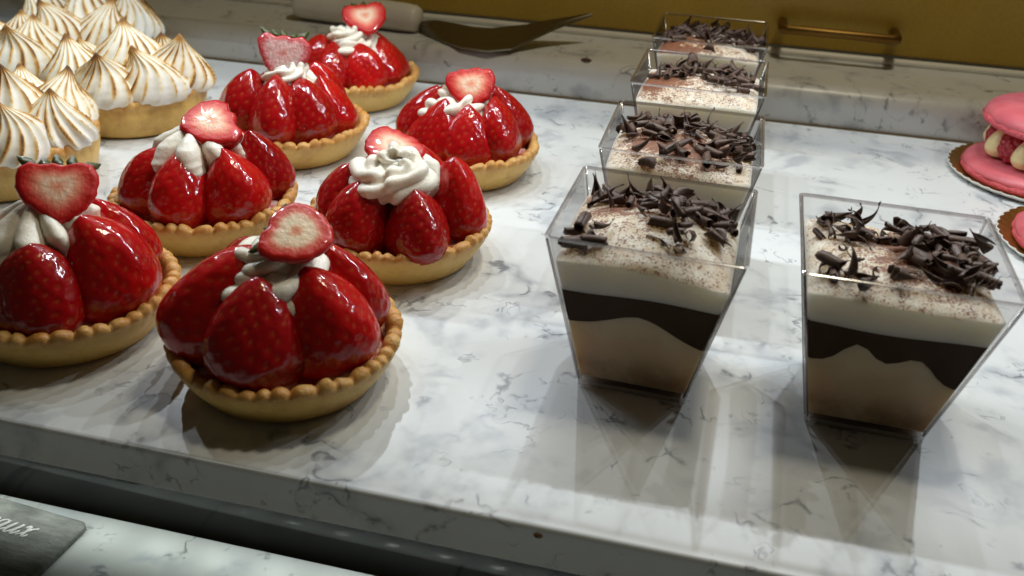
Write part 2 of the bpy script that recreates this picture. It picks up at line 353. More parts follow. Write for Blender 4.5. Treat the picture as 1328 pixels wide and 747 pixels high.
# ------------------------------------------------------------------ strawberries
def berry_profile(t, p=1.8):
    t = np.asarray(t, float)
    lo = np.sqrt(np.clip(1 - ((.32 - t) / .32) ** 2, 0, 1))
    hi = np.clip(1 - ((np.maximum(t, .32) - .32) / .68) ** p, 0, 1) ** .72
    return np.where(t < .32, lo, hi)
def make_berry(name, seed, pointy=1.0):
    rg = np.random.default_rng(seed); nu, nv = 92, 66
    th = np.linspace(0, 2 * PI, nu, False); vv = np.linspace(0, PI, nv); t = .5 - .5 * np.cos(vv)
    T, TH = np.meshgrid(t, th, indexing='ij')
    r = berry_profile(T) ** pointy
    ph = rg.uniform(0, 2 * PI, 6)
    r = r * (1 + .07 * np.sin(2 * TH + ph[0]) + .045 * np.sin(3 * TH + ph[1] + 2 * T) + .035 * np.sin(5 * T + ph[2] + TH) + .02 * np.sin(4 * TH + ph[4] - 5 * T))
    # seeds on a spiral lattice, a dimple with a tiny achene in it
    ns = 150; k = np.arange(ns); st = .06 + .90 * (k + .5) / ns; sth = (k * 2.39996 + rg.uniform(-.12, .12, ns)) % (2 * PI); st = st + rg.uniform(-.006, .006, ns)
    R0 = berry_profile(T)
    P = np.stack([R0 * .5 * np.cos(TH), R0 * .5 * np.sin(TH), T * 1.12], -1)
    rs = berry_profile(st)
    Q = np.stack([rs * .5 * np.cos(sth), rs * .5 * np.sin(sth), st * 1.12], -1)
    d = np.full(T.shape, 9.)
    for q in Q: d = np.minimum(d, ((P - q) ** 2).sum(-1))
    d = np.sqrt(d)
    dim = np.exp(-(d / .035) ** 2); ach = np.exp(-(d / .017) ** 2)
    r = r * (1 - .046 * dim * (R0 > .12) + .040 * ach * (R0 > .12))
    bend = .05 * np.sin(PI * T) * math.cos(ph[3])
    V = np.stack([r * .5 * np.cos(TH) + bend, r * .5 * np.sin(TH), T], -1).reshape(-1, 3)
    return mesh(name, V, grid_faces(nu, nv), M['berry'], attrs={'seed': (ach * (R0 > .1)).ravel(), 'along': T.ravel()})
BERRY = [make_berry('strawberry', 11 + i, p) for i, p in enumerate((1.0, .92, 1.1, .85, 1.0, 1.2))]

def make_slice(name, seed, mat, notch=.045, depth=.22, pw=2.2, flat=.40):
    """half a strawberry, cut face towards -Y, tip down -Z, 1 wide"""
    rg = np.random.default_rng(seed); na, nr = 64, 14
    a = np.linspace(0, 2 * PI, na, False)
    t = np.linspace(0, 1, 400); pr = berry_profile(t, pw) * .5
    ox = np.concatenate([pr, -pr[::-1]]); oz = np.concatenate([.5 - t * .92, (.5 - t * .92)[::-1]])
    oz = oz - notch * np.exp(-(ox / .13) ** 2) * (oz > .3)
    oz = np.minimum(oz, flat + .02 * np.sin(ox * 19 + seed))
    oa = np.arctan2(ox, -(oz - .06)); orr = np.hypot(ox, oz - .06); srt = np.argsort(oa)
    rad = np.interp((a + PI) % (2 * PI) - PI, oa[srt], orr[srt], period=2 * PI)
    rad *= 1 + .012 * np.sin(13 * a + seed) + .010 * np.sin(23 * a + 2 * seed)
    rad *= 1 + .03 * np.sin(3 * a + rg.uniform(0, 6)) + .02 * np.sin(5 * a + rg.uniform(0, 6))
    V = []; E = []; A = []; F = []; MI = []
    rr = np.linspace(.02, 1, nr)
    for k, s in enumerate(rr):
        for i in range(na):
            y = -.02 * (1 - s ** 2) + (.03 if k == nr - 1 else 0)
            V.append((rad[i] * s * math.sin(a[i]), y + .004 * s * math.sin(9 * a[i] + 6 * s) * (s < .99), -rad[i] * s * math.cos(a[i]) + .06)); E.append(s); A.append(a[i])
    F += grid_faces(na, nr); MI += [0] * (na * (nr - 1))
    F.append(tuple(range(na))[::-1]); MI.append(0)
    b0 = len(V) - na; nb = 12
    for k in range(1, nb + 1):
        w = k / nb * PI / 2; s = math.cos(w) * 1.03 if k < nb else .03
        for i in range(na):
            dm = .02 * math.sin(a[i] * 11 + k * 2.1)
            V.append((rad[i] * s * math.sin(a[i]), .03 + depth * math.sin(w) * (1 + dm), -rad[i] * s * math.cos(a[i]) + .06)); E.append(1.); A.append(a[i])
    for k in range(nb):
        o = b0 + k * na
        for i in range(na): F.append((o + i, o + (i + 1) % na, o + na + (i + 1) % na, o + na + i)); MI.append(1)
    F.append(tuple(range(len(V) - na, len(V)))); MI.append(1)
    ln = len(V)
    sd = np.zeros(ln); al = np.full(ln, .6)
    return recalc(mesh(name, V, F, [mat, M['berry']], attrs={'edge': E, 'angle': A, 'seed': sd, 'along': al}, mat_idx=MI))
SLICE = [make_slice('strawberry_slice', 3, M['flesh']), make_slice('strawberry_slice', 5, M['flesh'], .08, .20), make_slice('strawberry_slice', 8, M['flesh_pale'], .05, .2), make_slice('strawberry_slice', 12, M['flesh_creamy'], .0, .22, 3.2, .47), make_slice('strawberry_slice', 21, M['flesh'], .03, .42, 2.0)]
def make_calyx(seed, spread=1.0):
    rg = np.random.default_rng(seed); V = []; F = []
    for k in range(5):
        x = (-.30 + .15 * k) * spread; a = x * 2.6 + rg.uniform(-.3, .3); ln = rg.uniform(.20, .34); b = len(V); w = .075
        dx, dz = math.sin(a), math.cos(a)
        for s, ww, lift in ((0, .6, 0), (.4, 1., .05), (.75, .6, .10), (1, .05, .11)):
            for sd in (-1, 1):
                for th in (0, .02):
                    V.append((x + dx * ln * s + sd * ww * w * dz, .05 + lift + th, .37 + dz * ln * s * .7 - sd * ww * w * dx))
        for j in range(3):
            o = b + 4 * j
            F += [(o, o + 2, o + 6, o + 4), (o + 1, o + 5, o + 7, o + 3), (o, o + 4, o + 5, o + 1), (o + 2, o + 3, o + 7, o + 6)]
        F += [(b, b + 1, b + 3, b + 2), (b + 12, b + 14, b + 15, b + 13)]
    return recalc(mesh('calyx', V, F, M['leaf']))

# ------------------------------------------------------------------ tart shell, cream
def make_shell(R, rb, h, nb, seed, wob=.0006):
    rg = np.random.default_rng(seed); nu = nb * 8; th = np.linspace(0, 2 * PI, nu, False)
    th0 = th; th = th + .028 * np.sin(5 * th + seed) + .020 * np.sin(11 * th + 2 * seed); th = th - th[0]
    fr0 = 0; th, th0 = th0, th
    fr = (th0 * nb / (2 * PI)) % 1; m = np.sqrt(np.clip(1 - (2 * fr - 1) ** 2, 0, 1)); hz = np.interp(th, np.linspace(0, 2 * PI, nb + 1), np.append(rg.uniform(-1, 1, nb), 0))
    low = np.sin(2 * th + rg.uniform(0, 6)) + .6 * np.sin(3 * th + rg.uniform(0, 6)) + .4 * np.sin(5 * th + rg.uniform(0, 6))
    # profile: (r, z, bead weight radial, bead weight z, bake)
    P = [(0.02, .0008, 0, 0, .5), (rb - .003, .0003, 0, 0, .5), (rb - .0012, .0009, 0, 0, .35), (rb, .0028, 0, 0, .15), (rb + (R - rb) * .40, h * .42, 0, 0, .08),
         (rb + (R - rb) * .72, h * .68, .15, 0, .18), (R - .0018, h * .80, .35, .1, .35), (R - .0008, h * .88, .8, .35, .55), (R - .0006, h * .98, 1.0, .8, .8), (R - .0016, h * 1.06, .8, 1.0, 1.0),
         (R - .0032, h * 1.08, .2, 1.0, 1.0), (R - .0046, h * 1.02, -.5, .8, .9), (R - .0056, h * .90, -.6, .3, .7), (R - .0064, h * .70, 0, 0, .5), (R - .0085, h * .45, 0, 0, .5), (.012, h * .40, 0, 0, .5)]
    V = []; B = []
    for r, z, wr, wz, bk in P:
        rr = r + wob * low * (z / h) + wr * ((.0013 + .0004 * hz) * m - .0008); zz = z + wz * ((.0024 + .0007 * hz) * m - .0022 + .0006 * hz) + .0004 * low * (z / h)
        V.append(np.stack([rr * np.cos(th), rr * np.sin(th), zz], 1)); B.append(bk + .15 * hz * (wz > 0) + wz * .15 * (1 - m))
    V = np.concatenate(V); B = np.concatenate(B); F = grid_faces(nu, len(P)); F.append(tuple(range(nu))[::-1]); F.append(tuple(range(len(V) - nu, len(V))))
    return mesh('tart_shell', V, F, M['pastry'], attrs={'bake': B})
SHELL = [make_shell(.0390, .0312, .0165, 40, s) for s in (1, 2, 3)]
def make_filling(R, z, seed, mat, name='cream_filling'):
    rg = np.random.default_rng(seed); nu, nr = 56, 12; th = np.linspace(0, 2 * PI, nu, False); V = []
    for s in np.linspace(1, .02, nr):
        zz = z + .004 * (1 - s ** 2) + .0008 * np.sin(5 * th + 9 * s + seed) + .0006 * np.sin(11 * th - 7 * s)
        if s == 1: zz = zz - .004
        V.append(np.stack([R * s * np.cos(th), R * s * np.sin(th), zz], 1))
    V = np.concatenate(V); F = grid_faces(nu, nr); F.append(tuple(range(len(V) - nu, len(V))))
    return mesh(name, V, F, mat)
FILL = make_filling(.0334, .0115, 2, M['pinkcream'])
def make_rosette(seed, R=.0150, H=.026, n=8, twist=1.6, mess=.10, amp=.2):
    rg = np.random.default_rng(seed); nu, nv = 128, 46; th = np.linspace(0, 2 * PI, nu, False); V = []
    ph = rg.uniform(0, 6, 8)
    for j in range(nv):
        t = j / (nv - 1)
        base = R * float(np.interp(t, (0, .10, .22, .36, .46, .56, .68, .80, .91, 1), (.62, .86, .98, 1., .90, .86, .84, .66, .38, .02)))
        lay = .07 * R * math.sin(t * 13 + ph[7])
        a = th * n + twist * n * t + .7 * np.sin(th * 2 + ph[0]) + mess * 4 * np.sin(3 * th + ph[1] + 5 * t)
        rid = 1 - np.abs(np.sin(a / 2)) ** 1.0 * 1.0
        r = base * (1 - amp + 2 * amp * (1 - rid) ** .8 + mess * np.sin(2 * th + ph[2] + 3 * t) + mess * .8 * np.sin(5 * th + ph[3] - 6 * t) + .35 * mess * np.sin(9 * th + ph[4] + 14 * t)) + lay * (.5 + .5 * np.sin(th + ph[5]))
        z = H * t + .10 * H * np.sin(th + ph[6]) * t * (1 - t) * 2
        dx = .12 * R * t * math.cos(ph[0]); dy = .12 * R * t * math.sin(ph[0])
        V.append(np.stack([r * np.cos(th) + dx, r * np.sin(th) + dy, np.broadcast_to(z, th.shape)], 1))
    V = np.concatenate(V); F = grid_faces(nu, nv); F.append(tuple(range(len(V) - nu, len(V))))
    return mesh('cream_rosette', V, F, M['cream'])

def make_swirl(seed, R=.0098, rt=.0066, H=.015, turns=1.75, lobes=7, mess=.05):
    """cream piped in a coil from a star nozzle, one rope with ridges"""
    rg = np.random.default_rng(seed); nl = lobes * 9; ns = 96; V = []; ph = rg.uniform(0, 6.3, 6)
    a = np.linspace(0, 2 * PI, nl, False); cusp = np.abs(np.cos(a * lobes / 2)) ** .75
    P = []; rad = []
    for k in range(ns):
        u = k / (ns - 1); ang = ph[0] + turns * 2 * PI * u
        rr = R * (1 - u ** 1.25) ** .9 * (1 + mess * math.sin(3.1 * ang + ph[1]))
        P.append(Vector((rr * math.cos(ang), rr * math.sin(ang), rt * .55 + H * u ** 1.15 + .0007 * math.sin(2.3 * ang + ph[2]))))
        rad.append(rt * (1 - .30 * u) * (min(1, (u + .012) / .05) ** .5) * (1 if u < .86 else max(.06, (1 - u) / .14) ** .8) * (1 + mess * math.sin(7 * ang + ph[3])))
    for k in range(ns):
        d = (P[min(k + 1, ns - 1)] - P[max(k - 1, 0)]).normalized(); s_ = d.cross(Vector((0, 0, 1)))
        s_ = s_.normalized() if s_.length > 1e-4 else Vector((1, 0, 0)); t_ = s_.cross(d); tw = .9 * k / ns * 2 * PI
        r = rad[k] * (.66 + .42 * cusp + mess * .6 * np.sin(2 * a + k * .21 + ph[4]) + .02 * np.sin(5 * a + k * .5))
        for i in range(nl):
            v = P[k] + s_ * (r[i] * math.cos(a[i] + tw)) + t_ * (r[i] * math.sin(a[i] + tw) * .92); V.append(v)
    F = grid_faces(nl, ns); F.append(tuple(range(nl))[::-1]); F.append(tuple(range(len(V) - nl, len(V))))
    return mesh('cream_rosette', V, F, M['cream'])

G_TART = 'strawberry tarts in two rows on the marble counter'
BED = make_rosette(31, .0150, .020, 7, .6, .10, .14)
def tart(label, x, y, si, berries, rosette, slc):
    """berries: (angle from the customer's side, radius, width, length, lean deg, variant)"""
    t = thing('strawberry_tart', label, 'tart', (x, y, .0002), 0, G_TART)
    face = math.atan2(-y, -x)
    sh = add('tart_shell', SHELL[si % 3], t); sh.rotation_euler.z = si * 1.3
    add('cream_filling', FILL, t).rotation_euler.z = si * .9
    rg = random.Random(int(abs(x * 1e4) + abs(y * 1e5)))
    for k, (ang, rad, w, ln, lean, var) in enumerate(berries):
        a = face + math.radians(ang); ca, sa = math.cos(a), math.sin(a); L = math.radians(lean)
        axis = Vector((-ca * math.sin(L), -sa * math.sin(L), math.cos(L)))
        rad *= 1.11; base = Vector((ca * rad, sa * rad, .0088))
        axis = (axis + Vector((rg.uniform(-.09, .09), rg.uniform(-.09, .09), 0))).normalized()
        add('strawberry', BERRY[var % 6], t, axis_matrix(base, axis, rg.uniform(0, 6.3), (w * .97, w * 1.05, ln)))
    me, z0, off = rosette
    add('cream_rosette', me, t, Matrix.Translation((off[0], off[1], z0)) @ Matrix.Rotation(face + 1.57, 4, 'Z'))
    add('cream_bed', BED, t, Matrix.Translation((0, 0, .012)) @ Matrix.Rotation(si * 1.1, 4, 'Z'))
    sm, pos, w, phi, roll, calyx = slc
    ph = math.radians(phi)
    # slice frame: local -Y is the cut face
    nrm = Vector((math.cos(face) * math.cos(ph), math.sin(face) * math.cos(ph), math.sin(ph)))
    right = Vector((-math.sin(face), math.cos(face), 0)); upv = right.cross(-nrm) * -1
    upv = nrm.cross(right)
    R = Matrix((right, -nrm, upv)).transposed().to_4x4()
    so = add('strawberry_slice', sm, t, Matrix.Translation(Vector(pos)) @ R @ Matrix.Rotation(math.radians(roll), 4, 'Y') @ Matrix.Diagonal((w, w, w, 1)))
    if calyx: add('calyx', make_calyx(int(calyx)), so)
    return t
def ring(angs, rad=.0185, w=.032, ln=.037, lean=20, seed=0):
    rg = random.Random(seed)
    return [(a + rg.uniform(-4, 4), rad * rg.uniform(.96, 1.04), w * rg.uniform(.94, 1.06), ln * rg.uniform(.95, 1.07), lean + rg.uniform(-4, 4), rg.randrange(6)) for a in angs]

tart('strawberry tart nearest the counter edge, a round pale-centred berry slice tilted on its cream', -.1266, .2352, 0,
     [(-22, .0208, .0310, .0365, 9, 0), (44, .0212, .0295, .0375, 17, 4), (100, .0212, .028, .038, 16, 2), (-88, .0268, .0325, .044, 32, 1), (-150, .021, .029, .036, 12, 3), (160, .021, .029, .035, 12, 5)],
     (make_swirl(1, .0125, .0078, .0125, 1.6, 5, .08), .0305, (-.001, -.001)),
     (SLICE[3], (.0080, -.0005, .0530), .0235, 67, -60, 4))
tart('strawberry tart beside the nearest meringue tart, large upright heart-shaped slice with green leaves on top', -.2135, .2404, 1,
     [(-25, .0210, .0295, .033, 12, 3), (47, .0212, .0325, .0385, 17, 0), (110, .021, .029, .035, 14, 2), (-92, .0215, .029, .036, 14, 5), (178, .021, .030, .035, 12, 1)],
     (make_rosette(2, .0165, .024, 9, .5, .05, .26), .026, (.000, -.003)),
     (SLICE[0], (.0062, -.0006, .0525), .0250, 42, 12, 7))
tart('strawberry tart with a thick half berry lying cut side up on a star of cream', -.2073, .3256, 2,
     ring((-24, 34, 90, -84, -145, 148), .0212, .0280, .0335, 13, 3),
     (make_rosette(3, .0165, .019, 9, .3, .04, .28), .029, (.001, -.003)),
     (SLICE[4], (.0060, -.0008, .0490), .0275, 68, 80, 0))
tart('strawberry tart with the biggest messy mound of whipped cream, its slice lying almost flat', -.1207, .3279, 3,
     [(-45, .0218, .0275, .030, 10, 1), (14, .0222, .0285, .0295, 8, 4), (74, .0220, .027, .036, 5, 0), (-98, .0215, .027, .031, 12, 2), (150, .021, .029, .036, 12, 3), (-155, .021, .029, .036, 12, 5)],
     (make_swirl(4, .0135, .0092, .0120, 1.7, 6, .13), .0270, (.0025, -.0060)),
     (SLICE[1], (-.0040, .0040, .0455), .0255, 72, 40, 0))
tart('strawberry tart with a frosty pale slice standing upright on its cream peak', -.2123, .4224, 4,
     ring((-28, 26, 80, -84, -145, 140), .0210, .0285, .0345, 13, 5),
     (make_swirl(5, .0100, .0072, .0170, 1.8, 7, .07), .0285, (.0, -.002)),
     (SLICE[2], (.0001, -.0044, .0505), .0250, 20, 8, 5))
tart('strawberry tart of pointed berry wedges, nearest the row of dessert cups', -.1201, .4242, 5,
     [(-50, .0215, .0270, .034, 18, 5), (3, .0222, .0250, .0325, 14, 5), (47, .0215, .0255, .034, 14, 2), (95, .0212, .026, .035, 16, 5), (-98, .0215, .026, .035, 18, 2), (160, .021, .028, .034, 14, 3), (-145, .021, .027, .033, 14, 1)],
     (make_swirl(6, .0105, .0092, .0070, 1.25, 7, .14), .0265, (-.003, -.001)),
     (SLICE[1], (.0042, -.0040, .0450), .0240, 42, -8, 0))
tart('rearmost strawberry tart, in front of the white handled cake server', -.2150, .5123, 6,
     ring((-32, 20, 74, -90, -150, 140), .0210, .0275, .0315, 13, 7),
     (make_swirl(7, .0110, .0076, .0130, 1.7, 7, .09), .0275, (.001, -.003)),
     (SLICE[0], (.0092, -.0005, .0495), .0255, 52, -6, 9))

# ------------------------------------------------------------------ meringue tarts
def make_peak(seed, R=.0186, H=.0272, n=15):
    rg = np.random.default_rng(seed); nu, nv = 126, 40; th = np.linspace(0, 2 * PI, nu, False); V = []; T = []
    lx, ly = rg.uniform(-.0065, .0065, 2); tw = rg.uniform(.5, .9) * rg.choice((-1, 1)); ph = rg.uniform(0, 6, 4)
    for j in range(nv):
        t = j / (nv - 1)
        base = R * float(np.interp(t, (0, .06, .14, .24, .36, .5, .64, .78, .9, 1), (.86, .97, 1., .97, .87, .70, .48, .27, .12, .014)))
        a = th * n + tw * n * t ** .8 + .5 * np.sin(2 * th + ph[0])
        rid = 1 - np.abs(np.sin(a / 2)) ** .8                       # sharp crest
        depth = .20 * min(1, .35 + t * 2.2)
        r = base * (1 - depth * .45 + depth * rid + .05 * np.sin(2 * th + ph[1]) + .035 * np.sin(3 * th + ph[2] + 4 * t) + .02 * np.sin(7 * th + ph[0] - 9 * t))
        k = t ** 2.2 * (1 + .5 * math.sin(9 * t) * t)
        V.append(np.stack([r * np.cos(th) + lx * k, r * np.sin(th) + ly * k, np.full(nu, H * t)], 1))
        up = np.clip((t - .06 - .13 * np.sin(th * 2 + ph[2]) - .10 * np.sin(5 * th + ph[3])) / .55, 0, 1)
        T.append(np.clip(rid ** 1.8 * (.14 + 1.1 * up) * (up > 0) + .85 * max(0, (t - .80) / .2) ** 1.2 + .12 * up, 0, 1))
    V = np.concatenate(V); F = grid_faces(nu, nv); F.append(tuple(range(len(V) - nu, len(V))))
    return mesh('meringue_peak', V, F, M['meringue'], attrs={'torch': np.concatenate(T)})
PEAK = [make_peak(40 + i) for i in range(6)]
MSHELL = [make_shell(.0405, .0370, .0205, 40, s, .0004) for s in (11, 12)]
LEMON = make_filling(.0350, .0160, 4, M['lemon'], 'lemon_filling')
def meringue(label, x, y, k, rot, hs=1.0):
    t = thing('meringue_tart', label, 'tart', (x, y, .0002), 0, 'torched meringue tarts at the end of the counter')
    add('tart_shell', MSHELL[k % 2], t).rotation_euler.z = k
    add('lemon_filling', LEMON, t)
    rg = random.Random(k * 7 + 1)
    spots = [(math.radians(rot + 360 / 7 * i + rg.uniform(-5, 5)), .0252) for i in range(7)] + [(math.radians(rot + 40), .002)]
    for i, (a, r) in enumerate(spots):
        s = rg.uniform(.90, 1.06); inner = r < .02
        axis = Vector((math.cos(a) * (.10 if not inner else 0), math.sin(a) * (.10 if not inner else 0), 1))
        add('meringue_peak', PEAK[rg.randrange(6)], t, axis_matrix((r * math.cos(a), r * math.sin(a), .0195 + (.007 if inner else 0)), axis, rg.uniform(0, 6.3), (s, s, s * rg.uniform(.92, 1.08) * hs)))
meringue('meringue tart with separate torched peaks, its pastry side fully in view behind the strawberry tarts', -.3162, .439, 0, 20)
meringue('meringue tart closest to the customer, behind the leafy heart slice', -.3235, .350, 1, 5)
meringue('meringue tart half out of view at the far end of the counter with browned peaks', -.4110, .445, 2, 33)
meringue('rear meringue tart backing onto the marble ledge, peaks touching the top of the view', -.3944, .517, 3, 12, 1.12)

# ------------------------------------------------------------------ dessert cups
CA, CB, CH = .0600, .0365, .0589
def half(z): return (CB + (CA - CB) * z / CH) / 2
def rsq(hw, z, rc=.0022, seg=4, per=14):
    """rounded square ring of points at half width hw"""
    P = []
    for q in range(4):
        a0 = q * PI / 2
        cx, cy = (hw - rc) * (1, -1, -1, 1)[q], (hw - rc) * (1, 1, -1, -1)[q]
        for k in range(seg + 1):
            a = a0 + k / seg * PI / 2; P.append((cx + rc * math.cos(a), cy + rc * math.sin(a), z))
        nx, ny = (hw - rc) * (1, -1, -1, 1)[(q + 1) % 4], (hw - rc) * (1, 1, -1, -1)[(q + 1) % 4]
        ae = a0 + PI / 2; s = (cx + rc * math.cos(ae), cy + rc * math.sin(ae)); e = (nx + rc * math.cos(ae), ny + rc * math.sin(ae))
        for k in range(1, per): P.append((s[0] + (e[0] - s[0]) * k / per, s[1] + (e[1] - s[1]) * k / per, z))
    return P
def loft(rings, close_first=False, close_last=False):
    n = len(rings[0]); V = [p for r in rings for p in r]; F = grid_faces(n, len(rings))
    if close_first: F.append(tuple(range(n))[::-1])
    if close_last: F.append(tuple(range(len(V) - n, len(V))))
    return V, F
WT = .0010
V, F = loft([rsq(half(.0022), .0022), rsq(half(CH - .0011), CH - .0011)]); Vi, Fi = loft([rsq(half(CH - .0011) - WT, CH - .0011, .0014), rsq(half(.0032) - WT, .0032, .0014)], False, True)
o_ = len(V); WALL = mesh('cup_wall', V + Vi, F + [tuple(i + o_ for i in f) for f in Fi], M['acrylic'], smooth=False)
V, F = loft([rsq(half(CH - .0011), CH - .0011), rsq(half(CH) + .0002, CH - .0002), rsq(half(CH) - .0002, CH), rsq(half(CH) - WT + .0002, CH, .0014), rsq(half(CH) - WT, CH - .0002, .0014), rsq(half(CH - .0011) - WT, CH - .0011, .0014)])
RIM = mesh('rim', V, F, M['acrylic_edge'], smooth=False)
V, F = loft([rsq(half(0) - .0016, .0008, .002), rsq(half(0) - .0012, 0, .0022), rsq(half(0), .0, .0022), rsq(half(0) + .0003, .0008, .0024), rsq(half(0) + .0003, .0018, .0024), rsq(half(.0022), .0022)], True)
FOOT = mesh('foot', V, F, M['acrylic_foot'], smooth=False)
# vertical corner edges, solid
CORNER = []
for sx in (-1, 1):
    for sy in (-1, 1):
        a = Vector((sx * (half(.002) - .0009), sy * (half(.002) - .0009), .0022)); b = Vector((sx * (half(CH) - .0009), sy * (half(CH) - .0009), CH - .0011))
        v, f = tube([a, b], [.00052, .00052], 6); CORNER.append(mesh('cup_edge', v, f, M['acrylic_edge']))

def make_curl(seed, kind):
    rg = np.random.default_rng(seed); nu, nv = 9, 8; V = []
    ln = rg.uniform(.0068, .0108); th = .00028
    arc = {'tube': 6.6, 'horn': 6.2, 'flake': 3.2, 'spike': 5.2}[kind]
    rc = {'tube': .0016, 'horn': .0019, 'flake': .0026, 'spike': .0013}[kind]
    bend = rg.uniform(-.35, .35) if kind != 'tube' else rg.uniform(-.12, .12)
    for layer in (0, 1):
        for i in range(nu):
            s = i / (nu - 1)
            if kind == 'tube': w = 1.0; cap = .92 + .08 * math.sin(PI * s)
            elif kind == 'horn': w = max(.04, 1 - s ** 1.3); cap = max(.08, 1 - .85 * s)
            elif kind == 'flake': w = max(.06, math.sin(PI * (s * .92 + .04)) ** .7); cap = 1.0
            else: w = max(.03, 1 - s); cap = max(.06, 1 - s)
            for j in range(nv):
                a = (j / (nv - 1) - .5) * arc * w + .5 * s
                r = (rc * cap + (th if layer else 0)) * (.82 + .36 * (j / (nv - 1)))
                x = (s - .5) * ln + (.0006 * math.sin(j * 1.7 + seed) if i in (0, nu - 1) else 0)
                V.append((x, r * math.sin(a), r * math.cos(a) + bend * (s - .5) ** 2 * ln * 2))
    n1 = nu * nv; F = []
    for i in range(nu - 1):
        for j in range(nv - 1):
            a = i * nv + j; F.append((a, a + 1, a + nv + 1, a + nv)); F.append((n1 + a, n1 + a + nv, n1 + a + nv + 1, n1 + a + 1))
    for i in range(nu - 1):
        for j in (0, nv - 1): a = i * nv + j; F.append((a, a + nv, n1 + a + nv, n1 + a))
    for j in range(nv - 1):
        for i in (0, nu - 1): a = i * nv + j; F.append((a, n1 + a, n1 + a + 1, a + 1))
    me = recalc(mesh('chocolate_curl', V, F, M['curl'])); return me
KINDS = ['tube', 'horn', 'spike', 'tube', 'horn', 'spike', 'flake', 'horn', 'tube']
CURL = [make_curl(70 + i, k) for i, k in enumerate(KINDS)]

def cup(label, x, y, rz, seed, clusters, bumps, ztop=.0490, dome=.0065, zc=.0400, cocoa=(0, 0), lowr=0.0, slant=(0, 0)):
    t = thing('dessert_cup', label, 'dessert', (x, y, .0003), rz, 'square clear cups of layered chocolate dessert')
    add('cup_wall', WALL, t); add('rim', RIM, t); add('foot', FOOT, t); [add('cup_edge', e_, t) for e_ in CORNER]
    rg = np.random.default_rng(seed); IN = WT + .00025
    def ring_at(zfun, inset=0.0):
        base = rsq(1.0, 0, .06); P = []
        for u, v, _ in base:
            z = zfun(u, v); hw = half(z) - IN - inset; P.append((u * hw, v * hw, z))
        return P
    def zm(u, v):
        z = .0265 - lowr * max(0, u)
        for bu, bv, bh, bw in bumps: z += bh * math.exp(-((u - bu) ** 2 + (v - bv) ** 2 * .6) / bw ** 2)
        return z
    zch = lambda u, v: zc + .0006 * math.sin(3 * u + seed) + .0005 * math.sin(2.3 * v + seed)
    zt = lambda u, v: ztop + .0008 * math.sin(2.5 * u + seed * 2) + .0007 * math.sin(3.1 * v + seed) + slant[0] * u + slant[1] * v
    def ztopf(u, v):
        return zt(u, v) + dome * (1 - u * u) ** .6 * (1 - v * v) ** .6 * (1 + .18 * math.sin(3.1 * u + seed) + .14 * math.sin(4.2 * v + seed * 3))
    def block(name, z0f, z1f, mat, capf=None):
        rows = [ring_at(lambda u, v, k=k: z0f(u, v) + (z1f(u, v) - z0f(u, v)) * k / 6) for k in range(7)]
        if capf is None:
            Vv, Ff = loft(rows, False, False); top = rows[-1]; Vv = list(Vv); base = len(Vv) - len(top); n = len(top)
            Vv.append((0, 0, sum(p[2] for p in rows[0]) / n)); Ff += [((i + 1) % n, i, len(Vv) - 1) for i in range(n)]
            cz = sum(p[2] for p in top) / n; Vv.append((0, 0, cz)); Ff += [(base + i, base + (i + 1) % n, len(Vv) - 1) for i in range(n)]
            return add(name, mesh(name, Vv, Ff, mat, smooth=False), t)
        top = np.array(rows[-1]); n = len(top); rings = list(rows); tops = [0.0] * (n * 7); coc = [0.] * (n * 7)
        uv = np.array(rsq(1.0, 0, .06))[:, :2]
        for s in (.97, .93, .86, .78, .68, .58, .47, .36, .25, .14, .05):
            P = []
            for i in range(n):
                u, v = uv[i] * s; z = capf(u, v)
                if s >= .97: z = z * .5 + top[i][2] * .5 + .0002
                hw = half(z) - IN; P.append((u * hw, v * hw, z + rg.normal(0, .00012)))
                tops.append(1.0 if s < .97 else .8); coc.append(math.exp(-((u - cocoa[0]) ** 2 + (v - cocoa[1]) ** 2) / .35))
            rings.append(P)
        Vv, Ff = loft(rings, False, True); Vv = list(Vv)
        Vv.append((0, 0, sum(p[2] for p in rings[0]) / n)); Ff += [((i + 1) % n, i, len(Vv) - 1) for i in range(n)]; tops.append(0.); coc.append(0.)
        return add(name, mesh(name, Vv, Ff, mat, attrs={'top': tops, 'cocoa': coc}), t)
    block('mousse_layer', lambda u, v: .0036, zm, M['mousse'])
    block('chocolate_layer', zm, zch, M['choco'])
    block('cream_layer', zch, zt, M['creamcocoa'], ztopf)
    rr = random.Random(seed * 13 + 5); placed = []
    for cu, cv, sd, cnt, pile in clusters:
        for k in range(int(cnt * 1.5)):
            for _ in range(40):
                u, v = rr.gauss(cu, sd * 1.25), rr.gauss(cv, sd)
                if abs(u) < .88 and abs(v) < .86 and all((a - u) ** 2 + (b - v) ** 2 > .012 for a, b in placed): break
            else: continue
            lvl = sum(1 for a, b in placed if (a - u) ** 2 + (b - v) ** 2 < .035)
            placed.append((u, v))
            z = ztopf(u, v); hw = half(z) - IN
            yaw = rr.uniform(0, 6.3); up = rr.random() < .17
            pit = rr.uniform(.55, 1.15) if up else rr.uniform(-.30, .30)
            s = rr.uniform(.56, 1.02)
            mt = Matrix.Translation((u * hw, v * hw, z + .0012 + min(lvl, 3) * .0009 * pile + (.0036 if up else 0) * s)) @ Matrix.Rotation(yaw, 4, 'Z') @ Matrix.Rotation(-pit, 4, 'Y') @ Matrix.Rotation(rr.uniform(0, 6.3), 4, 'X') @ Matrix.Diagonal((s, s, s, 1))
            idx = rr.choice([1, 2, 4, 7, 2]) if up else rr.randrange(9)
            add('chocolate_curl', CURL[idx], t, mt)
    return t
